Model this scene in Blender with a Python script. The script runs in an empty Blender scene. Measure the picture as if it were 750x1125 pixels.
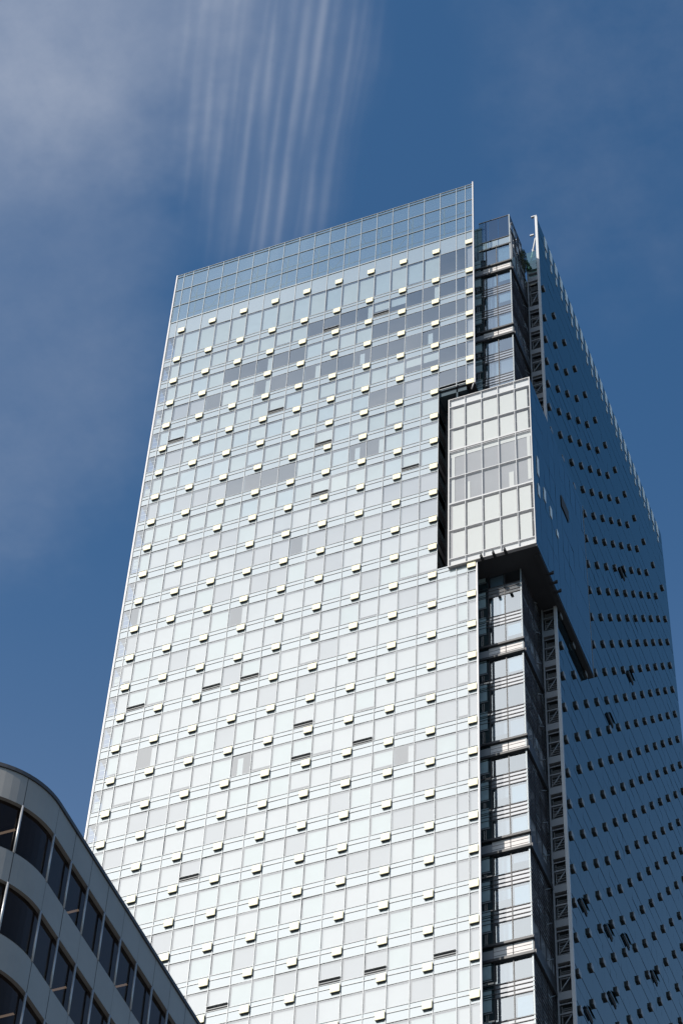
import bpy, math, random
from mathutils import Vector, Matrix

# ------------------------------------------------------------------ basics
rnd = random.Random(11)
S = bpy.context.scene
COL = S.collection
OFF = 182.854                       # tower datum (first vent row) above the street
F_PX = 2700.5486                    # focal length in px of the 750x1125 picture
R = [[0.9316559693, 0.3615026461, 0.0365101574],
     [-0.2636480153, 0.7417495451, -0.6166825248],
     [-0.2500137572, 0.5649101248, 0.7863646633]]
CAM = Vector((36.5412, -106.0836, -181.1544 + OFF))


def project(p):
    d = Vector(p) - CAM
    c = [sum(R[i][k] * d[k] for k in range(3)) for i in range(3)]
    return 375 + F_PX * c[0] / c[2], 562.5 + F_PX * c[1] / c[2]


WL = {}                             # world location of every object made here


def link(o, parent, world):
    COL.objects.link(o)
    WL[o.name] = Vector(world)
    if parent is not None:
        o.parent = parent
        o.location = Vector(world) - WL[parent.name]
    else:
        o.location = Vector(world)
    return o


def tag(o, label=None, cat=None, group=None, kind=None):
    if label: o['label'] = label
    if cat: o['category'] = cat
    if group: o['group'] = group
    if kind: o['kind'] = kind
    return o


def empty(name, world, parent=None):
    o = bpy.data.objects.new(name, None)
    o.empty_display_size = 0.5
    return link(o, parent, world)


class MB:
    """collects faces, builds ONE mesh object"""
    def __init__(self):
        self.v, self.f, self.m, self.sm = [], [], [], []

    def face(self, pts, mi=0, smooth=False):
        n = len(self.v)
        self.v += [tuple(p) for p in pts]
        self.f.append(tuple(range(n, n + len(pts))))
        self.m.append(mi); self.sm.append(smooth)

    def box(self, x0, x1, y0, y1, z0, z1, mi=0):
        p = [(x0, y0, z0), (x1, y0, z0), (x1, y1, z0), (x0, y1, z0), (x0, y0, z1), (x1, y0, z1), (x1, y1, z1), (x0, y1, z1)]
        n = len(self.v)
        self.v += p
        for q in ((0, 3, 2, 1), (4, 5, 6, 7), (0, 1, 5, 4), (1, 2, 6, 5), (2, 3, 7, 6), (3, 0, 4, 7)):
            self.f.append(tuple(n + i for i in q)); self.m.append(mi); self.sm.append(False)

    def bar(self, a, b, r, mi=0, n=6):
        a, b = Vector(a), Vector(b)
        d = (b - a).normalized()
        u = d.cross(Vector((0, 0, 1)))
        if u.length < 1e-3: u = d.cross(Vector((1, 0, 0)))
        u.normalize(); w = d.cross(u)
        k = len(self.v)
        for c in (a, b):
            for i in range(n):
                t = 2 * math.pi * i / n
                self.v.append(tuple(c + (u * math.cos(t) + w * math.sin(t)) * r))
        for i in range(n):
            j = (i + 1) % n
            self.f.append((k + i, k + j, k + n + j, k + n + i)); self.m.append(mi); self.sm.append(True)
        self.f.append(tuple(k + i for i in range(n))[::-1]); self.m.append(mi); self.sm.append(False)
        self.f.append(tuple(k + n + i for i in range(n))); self.m.append(mi); self.sm.append(False)

    def bevelbox(self, x0, x1, y0, y1, z0, z1, c, mi=0):
        """box whose front (-y) edge is chamfered by c"""
        o = [(x0, y1, z0), (x1, y1, z0), (x1, y1, z1), (x0, y1, z1)]
        a = [(x0, y0 + c, z0), (x1, y0 + c, z0), (x1, y0 + c, z1), (x0, y0 + c, z1)]
        b = [(x0 + c, y0, z0 + c), (x1 - c, y0, z0 + c), (x1 - c, y0, z1 - c), (x0 + c, y0, z1 - c)]
        n = len(self.v); self.v += o + a + b
        for i in range(4):
            j = (i + 1) % 4
            self.f.append((n + i, n + 4 + i, n + 4 + j, n + j)[::-1]); self.m.append(mi); self.sm.append(False)
            self.f.append((n + 4 + i, n + 8 + i, n + 8 + j, n + 4 + j)[::-1]); self.m.append(mi); self.sm.append(False)
        self.f.append((n + 8, n + 9, n + 10, n + 11)); self.m.append(mi); self.sm.append(False)

    def build(self, name, mats, parent=None, origin=None):
        if not isinstance(mats, (list, tuple)): mats = [mats]
        if origin is None:
            xs = [p[0] for p in self.v]; ys = [p[1] for p in self.v]; zs = [p[2] for p in self.v]
            origin = ((min(xs) + max(xs)) / 2, (min(ys) + max(ys)) / 2, min(zs))
        me = bpy.data.meshes.new(name)
        me.from_pydata([(p[0] - origin[0], p[1] - origin[1], p[2] - origin[2]) for p in self.v], [], self.f)
        for m in mats: me.materials.append(m)
        me.polygons.foreach_set('material_index', self.m)
        me.polygons.foreach_set('use_smooth', self.sm)
        me.update()
        return link(bpy.data.objects.new(name, me), parent, origin)


def copy_at(src, world, parent, rot=None):
    c = src.copy()
    if rot: c.rotation_euler = rot
    return link(c, parent, world)


# --------------------------------------------------------------- materials
class NT:
    def __init__(self, tree): self.t = tree
    def n(self, kind, **kw):
        nd = self.t.nodes.new(kind)
        for k, v in kw.items():
            if k.startswith('i_'):
                key = k[2:]
                nd.inputs[int(key) if key.isdigit() else key].default_value = v
            else: setattr(nd, k, v)
        return nd
    def l(self, a, b): self.t.links.new(a, b)
    def val(self, x, sock):
        if isinstance(x, (int, float)): sock.default_value = x
        elif isinstance(x, (tuple, list)): sock.default_value = x
        else: self.l(x, sock)
    def math(self, op, a, b=0.0, c=None, clamp=False):
        nd = self.n('ShaderNodeMath', operation=op, use_clamp=clamp)
        self.val(a, nd.inputs[0]); self.val(b, nd.inputs[1])
        if c is not None: self.val(c, nd.inputs[2])
        return nd.outputs[0]
    def smooth(self, x, a, b, lo=0.0, hi=1.0):
        nd = self.n('ShaderNodeMapRange', interpolation_type='SMOOTHERSTEP')
        self.val(x, nd.inputs[0])
        for i, v in enumerate((a, b, lo, hi)): nd.inputs[i + 1].default_value = v
        return nd.outputs[0]
    def noise(self, vec, scale, detail=3.0, rough=0.5, dist=0.0):
        nd = self.n('ShaderNodeTexNoise')
        self.l(vec, nd.inputs['Vector'])
        nd.inputs['Scale'].default_value = scale; nd.inputs['Detail'].default_value = detail
        nd.inputs['Roughness'].default_value = rough; nd.inputs['Distortion'].default_value = dist
        return nd.outputs['Fac']


def new_mat(name):
    m = bpy.data.materials.new(name); m.use_nodes = True
    for nd in list(m.node_tree.nodes): m.node_tree.nodes.remove(nd)
    g = NT(m.node_tree)
    out = g.n('ShaderNodeOutputMaterial')
    return m, g, out


def pbr(name, col, rough=0.6, metal=0.0, var=0.12, vscale=0.6, bump=0.0, bscale=8.0, spec=0.5):
    m, g, out = new_mat(name)
    p = g.n('ShaderNodeBsdfPrincipled')
    tc = g.n('ShaderNodeTexCoord').outputs['Object']
    ge = g.n('ShaderNodeNewGeometry').outputs['Position']
    nz = g.noise(ge, vscale, 4.0, 0.6)
    mx = g.n('ShaderNodeMix', data_type='RGBA')
    g.l(nz, mx.inputs[0])
    mx.inputs[6].default_value = tuple(c * (1 - var) for c in col) + (1,)
    mx.inputs[7].default_value = tuple(min(1, c * (1 + var)) for c in col) + (1,)
    g.l(mx.outputs[2], p.inputs['Base Color'])
    p.inputs['Roughness'].default_value = rough
    p.inputs['Metallic'].default_value = metal
    p.inputs['Specular IOR Level'].default_value = spec
    if bump:
        b = g.n('ShaderNodeBump', i_Strength=bump, i_Distance=0.02)
        g.l(g.noise(ge, bscale, 3.0), b.inputs['Height']); g.l(b.outputs[0], p.inputs['Normal'])
    g.l(p.outputs[0], out.inputs[0])
    return m


def glass(name, tint, refl, ior=1.5, wave=0.15, wscale=0.45, rough=0.01, gcol=(1, 1, 1), body=None, milk=0.0):
    """coated pane: see-through (or an opaque body colour) under a mirror coat"""
    m, g, out = new_mat(name)
    ge = g.n('ShaderNodeNewGeometry').outputs['Position']
    gn = g.n('ShaderNodeNewGeometry')
    dt = g.n('ShaderNodeVectorMath', operation='DOT_PRODUCT'); g.l(gn.outputs['Incoming'], dt.inputs[0]); g.l(gn.outputs['Normal'], dt.inputs[1])
    k = g.math('POWER', g.math('SUBTRACT', 1.0, g.math('ABSOLUTE', dt.outputs['Value']), clamp=True), 5.0)
    f0 = ((ior - 1) / (ior + 1)) ** 2                       # Schlick, the same from both sides of the pane
    fr = g.math('MULTIPLY_ADD', k, 1 - f0, f0)
    fac = g.math('MULTIPLY_ADD', fr, 1 - refl, refl, clamp=True)
    gl = g.n('ShaderNodeBsdfGlossy', i_Color=tuple(gcol) + (1,), i_Roughness=rough)
    if wave:
        b = g.n('ShaderNodeBump', i_Strength=wave, i_Distance=0.02)
        g.l(g.noise(ge, wscale, 1.0), b.inputs['Height'])
        g.l(b.outputs[0], gl.inputs['Normal'])
    if body is None:
        a = g.n('ShaderNodeBsdfTransparent', i_Color=tuple(tint) + (1,))
        if milk:                                # printed frit: a share of the pane is white enamel
            d = g.n('ShaderNodeBsdfDiffuse', i_Color=(0.46, 0.55, 0.56, 1))
            mk = g.n('ShaderNodeMixShader', i_0=milk); g.l(a.outputs[0], mk.inputs[1]); g.l(d.outputs[0], mk.inputs[2]); a = mk
    else:
        a = g.n('ShaderNodeBsdfDiffuse', i_Color=tuple(body) + (1,))
    mx = g.n('ShaderNodeMixShader')
    g.l(fac, mx.inputs[0]); g.l(a.outputs[0], mx.inputs[1]); g.l(gl.outputs[0], mx.inputs[2])
    g.l(mx.outputs[0], out.inputs[0])
    return m


M = {}
M['glass'] = glass('facade_glass', (0.90, 0.925, 0.935), 0.30, gcol=(0.96, 0.985, 1.0))
M['spandrel'] = glass('spandrel_glass', None, 0.32, body=(0.26, 0.30, 0.315), gcol=(0.96, 0.985, 1.0))
M['blind'] = pbr('roller_blind', (0.41, 0.455, 0.445), 0.9, var=0.10, vscale=1.1)
M['blind_b'] = pbr('roller_blind_bluish', (0.375, 0.44, 0.46), 0.9, var=0.10, vscale=1.1)
M['blind_grey'] = pbr('grey_sheer', (0.295, 0.30, 0.312), 0.9, var=0.15, vscale=0.35)
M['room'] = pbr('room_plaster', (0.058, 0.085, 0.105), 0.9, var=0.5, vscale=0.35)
M['mullion'] = pbr('grey_aluminium', (0.30, 0.315, 0.33), 0.5, 0.1)
M['mullion_pale'] = pbr('pale_aluminium', (0.24, 0.27, 0.29), 0.45, 0.2)
M['white_fin'] = pbr('white_fin', (0.56, 0.53, 0.53), 0.5)
M['hood'] = pbr('cream_hood', (0.81, 0.735, 0.49), 0.55, var=0.06, vscale=3.0)
M['hood_shade'] = pbr('shaded_hood_plate', (0.25, 0.27, 0.29), 0.45, var=0.1, vscale=3.0)  # greyer copy of the hood plate, shade of the side face in its colour
M['hoodbody'] = pbr('hood_body', (0.03, 0.029, 0.028), 0.7, var=0.2, vscale=3.0)
M['dark'] = pbr('dark_void', (0.025, 0.027, 0.03), 0.8)
M['crown'] = glass('crown_glass', (0.72, 0.85, 0.84), 0.24, gcol=(0.85, 0.97, 1.0), wave=0.1, milk=0.13)
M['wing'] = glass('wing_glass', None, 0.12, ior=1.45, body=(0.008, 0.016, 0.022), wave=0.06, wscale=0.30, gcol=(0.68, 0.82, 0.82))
M['bay'] = glass('bay_glass', (0.62, 0.72, 0.80), 0.36, gcol=(0.88, 0.95, 1.0))
M['bayspan'] = glass('bay_spandrel_glass', None, 0.36, body=(0.22, 0.23, 0.245))
M['teal'] = glass('return_glass', None, 0.10, ior=1.4, body=(0.02, 0.035, 0.04))
M['tealpanel'] = pbr('teal_panel', (0.30, 0.40, 0.42), 0.5, var=0.35, vscale=1.5)
M['rail'] = pbr('rail_grey', (0.06, 0.055, 0.06), 0.45, 0.3)
M['band'] = pbr('pale_band', (0.54, 0.51, 0.50), 0.55, var=0.2, vscale=0.9)
M['steel'] = pbr('grey_steel', (0.22, 0.23, 0.245), 0.5, 0.1, var=0.2)
M['darksteel'] = pbr('dark_steel', (0.035, 0.036, 0.04), 0.5, 0.2, var=0.3)
M['whitesteel'] = pbr('white_steel', (0.48, 0.48, 0.49), 0.5)
M['glint'] = None
M['boxglass'] = glass('box_glass', (0.97, 0.98, 0.98), 0.04, gcol=(1, 1, 1))
M['boxblind'] = pbr('box_blind', (0.485, 0.49, 0.48), 0.9, var=0.03)
M['boxframe'] = pbr('box_frame', (0.47, 0.47, 0.48), 0.6, 0.0)
M['boxroom'] = pbr('box_room', (0.265, 0.268, 0.285), 0.9, var=0.12, vscale=0.4)
M['soffit'] = pbr('soffit', (0.035, 0.037, 0.042), 0.75, var=0.3)
M['cladding'] = pbr('office_cladding', (0.30, 0.285, 0.265), 0.5, 0.25, var=0.16, vscale=0.6)
M['tube'] = pbr('office_tube', (0.42, 0.42, 0.43), 0.4, 0.4)
M['coping'] = pbr('office_coping', (0.05, 0.05, 0.055), 0.5)
M['officeglass'] = glass('office_glass', (0.22, 0.20, 0.20), 0.0, ior=1.4, wave=0.1, gcol=(0.9, 0.86, 0.84))
M['fixture'] = pbr('light_fixture', (0.34, 0.26, 0.19), 0.6)
M['ceiling'] = pbr('office_ceiling', (0.45, 0.43, 0.40), 0.9)
M['asphalt'] = pbr('asphalt', (0.05, 0.05, 0.052), 0.9, var=0.25, vscale=2.0, bump=0.3)
M['paving'] = pbr('paving', (0.22, 0.21, 0.20), 0.85, var=0.2, vscale=1.5)
M['earth'] = pbr('ground', (0.07, 0.07, 0.07), 0.95, var=0.3, vscale=0.05)
M['paint'] = pbr('road_paint', (0.75, 0.75, 0.72), 0.7)
M['leaf'] = pbr('leaf', (0.055, 0.075, 0.035), 0.7, var=0.5, vscale=6.0)
M['twig'] = pbr('twig', (0.25, 0.22, 0.19), 0.8)
M['planter'] = pbr('planter', (0.2, 0.2, 0.2), 0.8)

m, g, out = new_mat('glint_pane')  # white colour carries the glow of back-lit glass
a = g.n('ShaderNodeBsdfTranslucent', i_Color=(0.75, 0.82, 0.86, 1)); b = g.n('ShaderNodeBsdfDiffuse', i_Color=(0.93, 0.96, 0.97, 1))
mx = g.n('ShaderNodeMixShader', i_0=0.9); g.l(a.outputs[0], mx.inputs[1]); g.l(b.outputs[0], mx.inputs[2]); g.l(mx.outputs[0], out.inputs[0])
M['glint'] = m
m, g, out = new_mat('lit_tube')
e = g.n('ShaderNodeEmission', i_Color=(1.0, 0.78, 0.55, 1), i_Strength=0.4); g.l(e.outputs[0], out.inputs[0])
M['lamp'] = m

# ------------------------------------------------------------ tower levels
H1, H2, H0 = 3.2777, 2.9716, 4.5624
G = 0.25                                    # front glass plane (y)
WX = 4.42                                   # wing glass plane (x)
X0, X1 = -28.30, 0.30                       # front face ends
CROWN0, CROWN1 = 1.80, 9.65
WY0, WY1 = 6.00, 44.95


def zT(T):
    z = 0.0 if T < 1 else -H0 - H1 * min(T - 1, 17)
    if T > 18: z -= H2 * (T - 18)
    return z + OFF


NROW = 33                                   # detailed storeys
MX = [0.30, -0.36, -1.20] + [-2.7 - 1.5 * i for i in range(17)] + [-27.62, -28.30]
SP_UP, SP_DN = 0.55, 0.60                   # spandrel above / below the vent row
BX0, BX1, BY0, BY1, BZ0, BZ1 = -1.78, 4.93, 0.0, 13.6, -43.65 + OFF, -22.90 + OFF
CUT0, CUT1, CUTX = -43.2 + OFF, -20.97 + OFF, -2.70     # the notch in the front face round the box

tower = empty('glass_tower', (-12.0, 22.0, 0.15))
tag(tower, 'tall pale glass tower with rows of cream vent hoods and a projecting glass box', 'skyscraper')

# ---- front facade
front = empty('front_facade', (-14.0, 0.25, 0.15), tower)

D = [(0, 0), (0, 1), (0, 2), (1, 0), (1, 1), (1, 2), (1, 4), (1, 8), (1, 9), (1, 10), (2, 0), (2, 1), (2, 2), (2, 3), (2, 4), (2, 5), (2, 6), (2, 11), (2, 12), (2, 14), (2, 15), (3, 0), (3, 1), (3, 2), (3, 4), (3, 5), (3, 6), (3, 8), (3, 9), (3, 11), (3, 12), (3, 16), (4, 0), (4, 1), (4, 2), (5, 0), (5, 1), (5, 2), (5, 5), (5, 6), (7, 11), (7, 12), (7, 13), (7, 14)]
HALF = [(1, 5), (1, 6), (4, 3), (4, 4)]
PART = [(1, 3), (1, 7), (2, 13), (3, 3), (3, 7), (3, 10), (3, 13), (7, 6), (7, 7), (10, 10)]
GREY = [(3, 17), (3, 18), (5, 3), (5, 4), (5, 18), (7, 15), (7, 16), (7, 17), (7, 19), (9, 3), (9, 4), (9, 5), (9, 14), (9, 15), (9, 16), (10, 3), (10, 4), (10, 5), (10, 6), (10, 7), (10, 8), (10, 9), (10, 11), (10, 12), (10, 13), (11, 11), (11, 12), (15, 2), (16, 2), (17, 2), (20, 2), (20, 3), (20, 4), (20, 9), (21, 2), (21, 7)]
OPENW = [(14, 18), (14, 14), (14, 12), (16, 9), (17, 9), (17, 6), (20, 14), (24, 12), (24, 2), (24, 5), (24, 7), (8, 4), (6, 9), (8, 9), (4, 18), (4, 12), (1, 6), (1, 9)]


def pane_kind(r, b):
    if b == 20: return 'corner'
    if b == 0: return 'grey'
    if (r, b) in D: return 'dark'
    if (r, b) in HALF: return 'half'
    if (r, b) in PART: return 'part'
    if (r, b) in GREY: return 'grey'
    if r >= 11 and rnd.random() < 0.15: return 'grey'
    if r >= 11 and rnd.random() < 0.05: return 'part'
    return 'full'


def pane_faces(mb, xa, xb, z0, z1, kind, tilt, drop, side, tight=False):
    """glass = slot 0, blind = 1, grey sheer = 2, bluish blind = 3"""
    ta, tb = tilt
    y = G
    mb.face([(xa, y + ta, z0), (xb, y - ta, z0), (xb, y - ta + tb, z1), (xa, y + ta + tb, z1)], 0)
    yb = G + 0.11
    w, h = xb - xa, z1 - z0
    mgx = 0.05 if tight else min(0.11, w * 0.12)
    def blind(a, b_, c, d, s): mb.face([(a, yb, c), (b_, yb, c), (b_, yb, d), (a, yb, d)], s)
    xl, xr = xa + mgx, xb - mgx * 0.5
    zt = z1 - (0.05 if tight else 0.13)
    s = (4 if side < 0.7 else 1) if tight else (3 if side > 0.6 else 1)
    if kind == 'full': blind(xl, xr, z0 + 0.05 + drop, zt, s)
    elif kind == 'grey': blind(xl * 0.98 + xr * 0.02, xr, z0 + 0.04, zt, 2)
    elif kind == 'half': blind(xl, xr, z0 + h * 0.45, zt, s)
    elif kind == 'part':
        wd = w * 0.28
        if side < 0.5: blind(xr - wd, xr, z0 + 0.05, zt, s)
        else: blind(xl + w * 0.25, xl + w * 0.25 + wd, z0 + 0.05, zt - h * 0.12, s)
    elif kind == 'corner':
        k = int(side * 7)
        if k in (0, 1): blind(xa + 0.12, xb - 0.12, z0 + 0.2, z0 + h * 0.55, 1)
        elif k == 2: blind(xa + 0.12, xb - 0.12, z0 + h * 0.3, z1 - 0.2, 3)
        for q in range(3):
            zz = z0 + h * (0.2 + 0.27 * q)
            blind(xa + 0.05, xb - 0.05, zz, zz + 0.06, 3)


M['blind_w'] = pbr('roller_blind_white', (0.425, 0.43, 0.43), 0.9, var=0.07, vscale=1.1)
FM = [M['glass'], M['blind'], M['blind_grey'], M['blind_b'], M['blind_w']]


def hidden_by_office(x, y):
    roof = [(-50, 836), (0, 840), (17, 845), (35, 853), (52, 868), (67, 884), (85, 912), (104, 941), (139, 998), (188, 1078), (219, 1124), (300, 1250)]
    for (xa, ya), (xb, yb) in zip(roof[:-1], roof[1:]):
        if xa <= x <= xb: return y > ya + (yb - ya) * (x - xa) / (xb - xa)
    return False


panes = []
for r in range(0, NROW):
    for b in range(21):
        xb, xa = MX[b] - 0.025, MX[b + 1] + 0.025
        z1, z0 = zT(r) - SP_DN - 0.02, zT(r + 1) + SP_UP + 0.02
        if b <= 2 and z0 < CUT1 and z1 > CUT0:
            continue
        cx, cy = project(((xa + xb) / 2, G, (z0 + z1) / 2))
        pa, pb, pc = project((xa, G, z0)), project((xb, G, z0)), project((xa, G, z1))
        area = abs((pb[0] - pa[0]) * (pc[1] - pa[1]) - (pb[1] - pa[1]) * (pc[0] - pa[0]))
        if not (0 < cx < 750 and 0 < cy < 1118) or hidden_by_office(cx, cy): area = 0
        opts = dict(kind=pane_kind(r, b), tilt=(rnd.gauss(0, 0.0065), rnd.gauss(0, 0.0065)), drop=rnd.choice([0, 0, 0, 0.06, 0.3]) if r < 20 else 0.0, side=rnd.random(), tight=r >= 9)
        panes.append((area, xa, xb, z0, z1, opts, r, b))
panes.sort(key=lambda q: -q[0])
for q in panes[:100]:
    mb = MB(); pane_faces(mb, *q[1:5], **q[5])
    o = mb.build('window', FM, front)
    if q[5]['kind'] == 'grey': o['label'] = 'window with a grey lavender curtain drawn behind the glass'
mb = MB()
for q in panes[100:]: pane_faces(mb, *q[1:5], **q[5])
tag(mb.build('window', FM, front), kind='stuff')

# lower, undetailed storeys of the shaft down to the street
mb = MB()
zlow = zT(NROW) + SP_UP
n_low = int((zlow - 6.0) / H2)
for k in range(n_low):
    z1 = zlow - k * H2 - SP_UP - SP_DN; z0 = zlow - (k + 1) * H2
    for b in range(21):
        mb.face([(MX[b + 1] + 0.025, G, z0), (MX[b] - 0.025, G, z0), (MX[b] - 0.025, G, z1), (MX[b + 1] + 0.025, G, z1)], 0)
        mb.face([(MX[b + 1] + 0.025, G + .01, z1), (MX[b] - 0.025, G + .01, z1), (MX[b] - 0.025, G + .01, z1 + SP_UP + SP_DN), (MX[b + 1] + 0.025, G + .01, z1 + SP_UP + SP_DN)], 0)
tag(mb.build('lower_glazing', M['spandrel'], front), kind='stuff')
ZB = zlow - n_low * H2

# spandrels (one per bay and storey, very slightly out of plane like real panels)
for r in range(0, NROW + 1):
    mb = MB()
    for b in range(21):
        xb, xa = MX[b] - 0.02, MX[b + 1] + 0.02
        z0 = zT(r) - SP_DN + 0.02
        z1 = zT(r) + SP_UP - 0.02 if r else CROWN0 + OFF - 0.05
        if b <= 2 and z1 < CUT1 + 0.6 and z1 > CUT0 + 0.3: continue
        if b <= 2 and r == 6: z0 = CUT1
        t = rnd.gauss(0, 0.003)
        mb.face([(xa, G + t, z0), (xb, G - t, z0), (xb, G - t, z1), (xa, G + t, z1)])
    if r == 13: mb.face([(CUTX + .03, G, zT(13) + SP_UP), (X1, G, zT(13) + SP_UP), (X1, G, CUT0), (CUTX + .03, G, CUT0)])
    mb.build('spandrel', M['spandrel'], front)

# mullions and transoms
mb = MB()
for i, x in enumerate(MX):
    w = 0.022
    if -2.0 < x < 0.35:
        mb.box(x - w, x + w, G - 0.045, G + 0.03, CUT1, CROWN0 + OFF)
        mb.box(x - w, x + w, G - 0.045, G + 0.03, ZB, CUT0)
    else: mb.box(x - w, x + w, G - 0.045, G + 0.03, ZB, CROWN0 + OFF)
for r in range(0, NROW + 1):
    for dz, hh, pr in ((SP_UP, 0.02, 0.03), (0.16, 0.03, 0.035), (-SP_DN, 0.018, 0.03)):
        if r == 0 and dz > 0: continue
        z = zT(r) + dz
        xe = CUTX if CUT0 < z < CUT1 else X1
        mb.box(X0, xe, G - pr, G + 0.02, z - hh, z + hh)
mb.build('mullion_grid', M['mullion'], front)

# rooms behind the glass: slabs, party walls and a back wall
mb = MB()
for r in range(0, NROW + 1):
    z = zT(r)
    mb.box(X0 + 0.05, CUTX if CUT0 < z < CUT1 else -0.40, G + 0.16, 1.9, z - SP_DN + 0.04, z + SP_UP - 0.04)
mb.face([(X0 + .05, 1.9, ZB), (-.40, 1.9, ZB), (-.40, 1.9, CROWN0 + OFF), (X0 + .05, 1.9, CROWN0 + OFF)])
for k in range(2, 20, 3):
    x = MX[k]
    mb.box(x - 0.06, x + 0.06, G + 0.16, 1.89, ZB, 0.9 + OFF)
mb.build('room_interior', M['room'], front)

# open hopper windows: the pane swung out at its foot over a dark slot
for (r, b) in OPENW:
    xb, xa = MX[b] - 0.04, MX[b + 1] + 0.04
    z0 = zT(r + 1) + SP_UP + 0.04
    h = 0.30
    mb = MB()
    mb.box(xa, xb, G - 0.030, G - 0.004, z0, z0 + h, 0)
    mb.box(xa, xb, G - 0.055, G - 0.031, z0 + 0.10, z0 + 0.13, 1)
    mb.box(xa, xb, G - 0.14, G - 0.031, z0 + h, z0 + h + 0.03, 1)
    mb.build('open_hopper', [M['dark'], M['mullion'], M['glass']], front)

# vent hoods
def hood_mesh():
    mb = MB()
    # cream face plate on a louvred body, sides and underside coloured dark like shade
    mb.bevelbox(-0.315, 0.315, 0.0, 0.04, -0.295, 0.295, 0.012, 0)
    mb.box(-0.305, 0.305, 0.04, 0.165, -0.285, 0.285, 1)
    for k in range(3):
        z = -0.16 + 0.15 * k
        mb.box(0.305, 0.313, 0.06, 0.15, z - 0.02, z + 0.02, 1)
        mb.box(-0.313, -0.305, 0.06, 0.15, z - 0.02, z + 0.02, 1)
    return mb


hoods = []
for T in range(0, NROW):
    for c in range(10):
        z = zT(T)
        if c == 0 and CUT0 < z < CUT1: continue
        p = (-3.0 * c - 0.02, G - 0.162, z)
        x, y = project(p)
        vis = 0 < x < 750 and 0 < y < 1120 and not hidden_by_office(x, y)
        hoods.append((y if vis else -1, p, 0.0))
for T in range(0, NROW + 8):
    for j in range(13):
        z = zT(T)
        Y = 6.888 + 3.0 * j
        if Y < BY1 + 0.3 and BZ0 - 0.2 < z < BZ1 + 0.4: continue
        hoods.append((-1, (WX + 0.165, Y, z), math.pi / 2))
hoods.sort(key=lambda q: -q[0])
proto = None
big = hoods[:100]
for i, (_, p, rz) in enumerate(big):
    if proto is None:
        proto = hood_mesh().build('vent_hood', [M['hood'], M['hoodbody']], tower, origin=(0, 0, 0))
        proto.location = Vector(p) - WL[tower.name]
    else: copy_at(proto, p, tower)
mb = MB()
base = hood_mesh()
for _, p, rz in hoods[100:]:
    c, s = math.cos(rz), math.sin(rz)
    n = len(mb.v)
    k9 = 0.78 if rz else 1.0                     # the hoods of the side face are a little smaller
    mb.v += [(p[0] + v[0] * k9 * c - v[1] * s, p[1] + v[0] * k9 * s + v[1] * c, p[2] + v[2] * k9) for v in base.v]
    mb.f += [tuple(n + i for i in f) for f in base.f]; mb.sm += base.sm
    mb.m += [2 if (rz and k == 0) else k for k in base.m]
tag(mb.build('vent_hood', [M['hood'], M['hoodbody'], M['hood_shade']], tower), kind='stuff')

# edge fins of the front face
mb = MB()
mb.box(X0 - 0.13, X0 - 0.02, G - 0.06, G + 0.3, ZB, CROWN1 + OFF + 0.1)
mb.build('edge_fin', M['white_fin'], tower)
mb = MB()
mb.box(X1 + 0.025, X1 + 0.12, G - 0.16, G + 0.02, CUT1 - 0.3, CROWN1 + OFF + 0.15)
mb.box(X1 + 0.025, X1 + 0.12, G - 0.10, G + 0.02, ZB, CUT0 - 0.2)
mb.bar((X1 + 0.05, G - 0.1, CUT1 - 0.05), (X1 - 0.25, G + 0.05, CUT1 - 0.85), 0.05)
mb.build('edge_fin', M['white_fin'], tower)

# ---- crown screen of the front
crown = empty('crown_screen', (-14, G, CROWN0 + OFF), tower)
tiers = [CROWN0 + 0.02, 4.45, 7.05, CROWN1]
mb = MB()
for b in range(21):
    for k in range(3):
        xb, xa = MX[b] - 0.04, MX[b + 1] + 0.04
        t = rnd.gauss(0, 0.004)
        mb.face([(xa, G + t, tiers[k] + OFF + .03), (xb, G - t, tiers[k] + OFF + .03), (xb, G - t, tiers[k + 1] + OFF - .03), (xa, G + t, tiers[k + 1] + OFF - .03)])
mb.build('screen_glass', M['crown'], crown)
mb = MB()
for x in MX[1:-1]: mb.box(x - 0.022, x + 0.022, G - 0.05, G + 0.07, CROWN0 + OFF, CROWN1 + OFF)
for z, h in ((CROWN0, .05), (4.45, .022), (7.05, .022), (CROWN1 - 0.42, .01), (CROWN1, .02)):
    mb.box(X0, X1, G - 0.055, G + 0.05, z + OFF - h, z + OFF + h)
mb.build('screen_frame', M['mullion_pale'], crown)
mb = MB()
for i in range(2, 20, 1):
    x = MX[i]
    if i % 2: mb.bar((x, 1.3, 1.5 + OFF), (x, 1.3, 8.6 + OFF), 0.05)
    mb.bar((x, G + 0.07, 7.05 + OFF), (x, 1.3, 7.05 + OFF), 0.025)
    if i % 4 == 1 and i < 18:
        mb.bar((x, 1.35, 1.8 + OFF), (MX[i + 2], 1.35, 7.0 + OFF), 0.03)
        mb.bar((MX[i + 2], 1.35, 1.8 + OFF), (x, 1.35, 7.0 + OFF), 0.03)
mb.bar((X0 + 1, 1.3, 7.0 + OFF), (X1 - .5, 1.3, 7.0 + OFF), 0.05)
mb.bar((X0 + 1, 1.3, 4.4 + OFF), (X1 - .5, 1.3, 4.4 + OFF), 0.04)
mb.build('screen_brace', pbr('brace_grey', (0.13, 0.14, 0.15), 0.6), crown)

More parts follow.
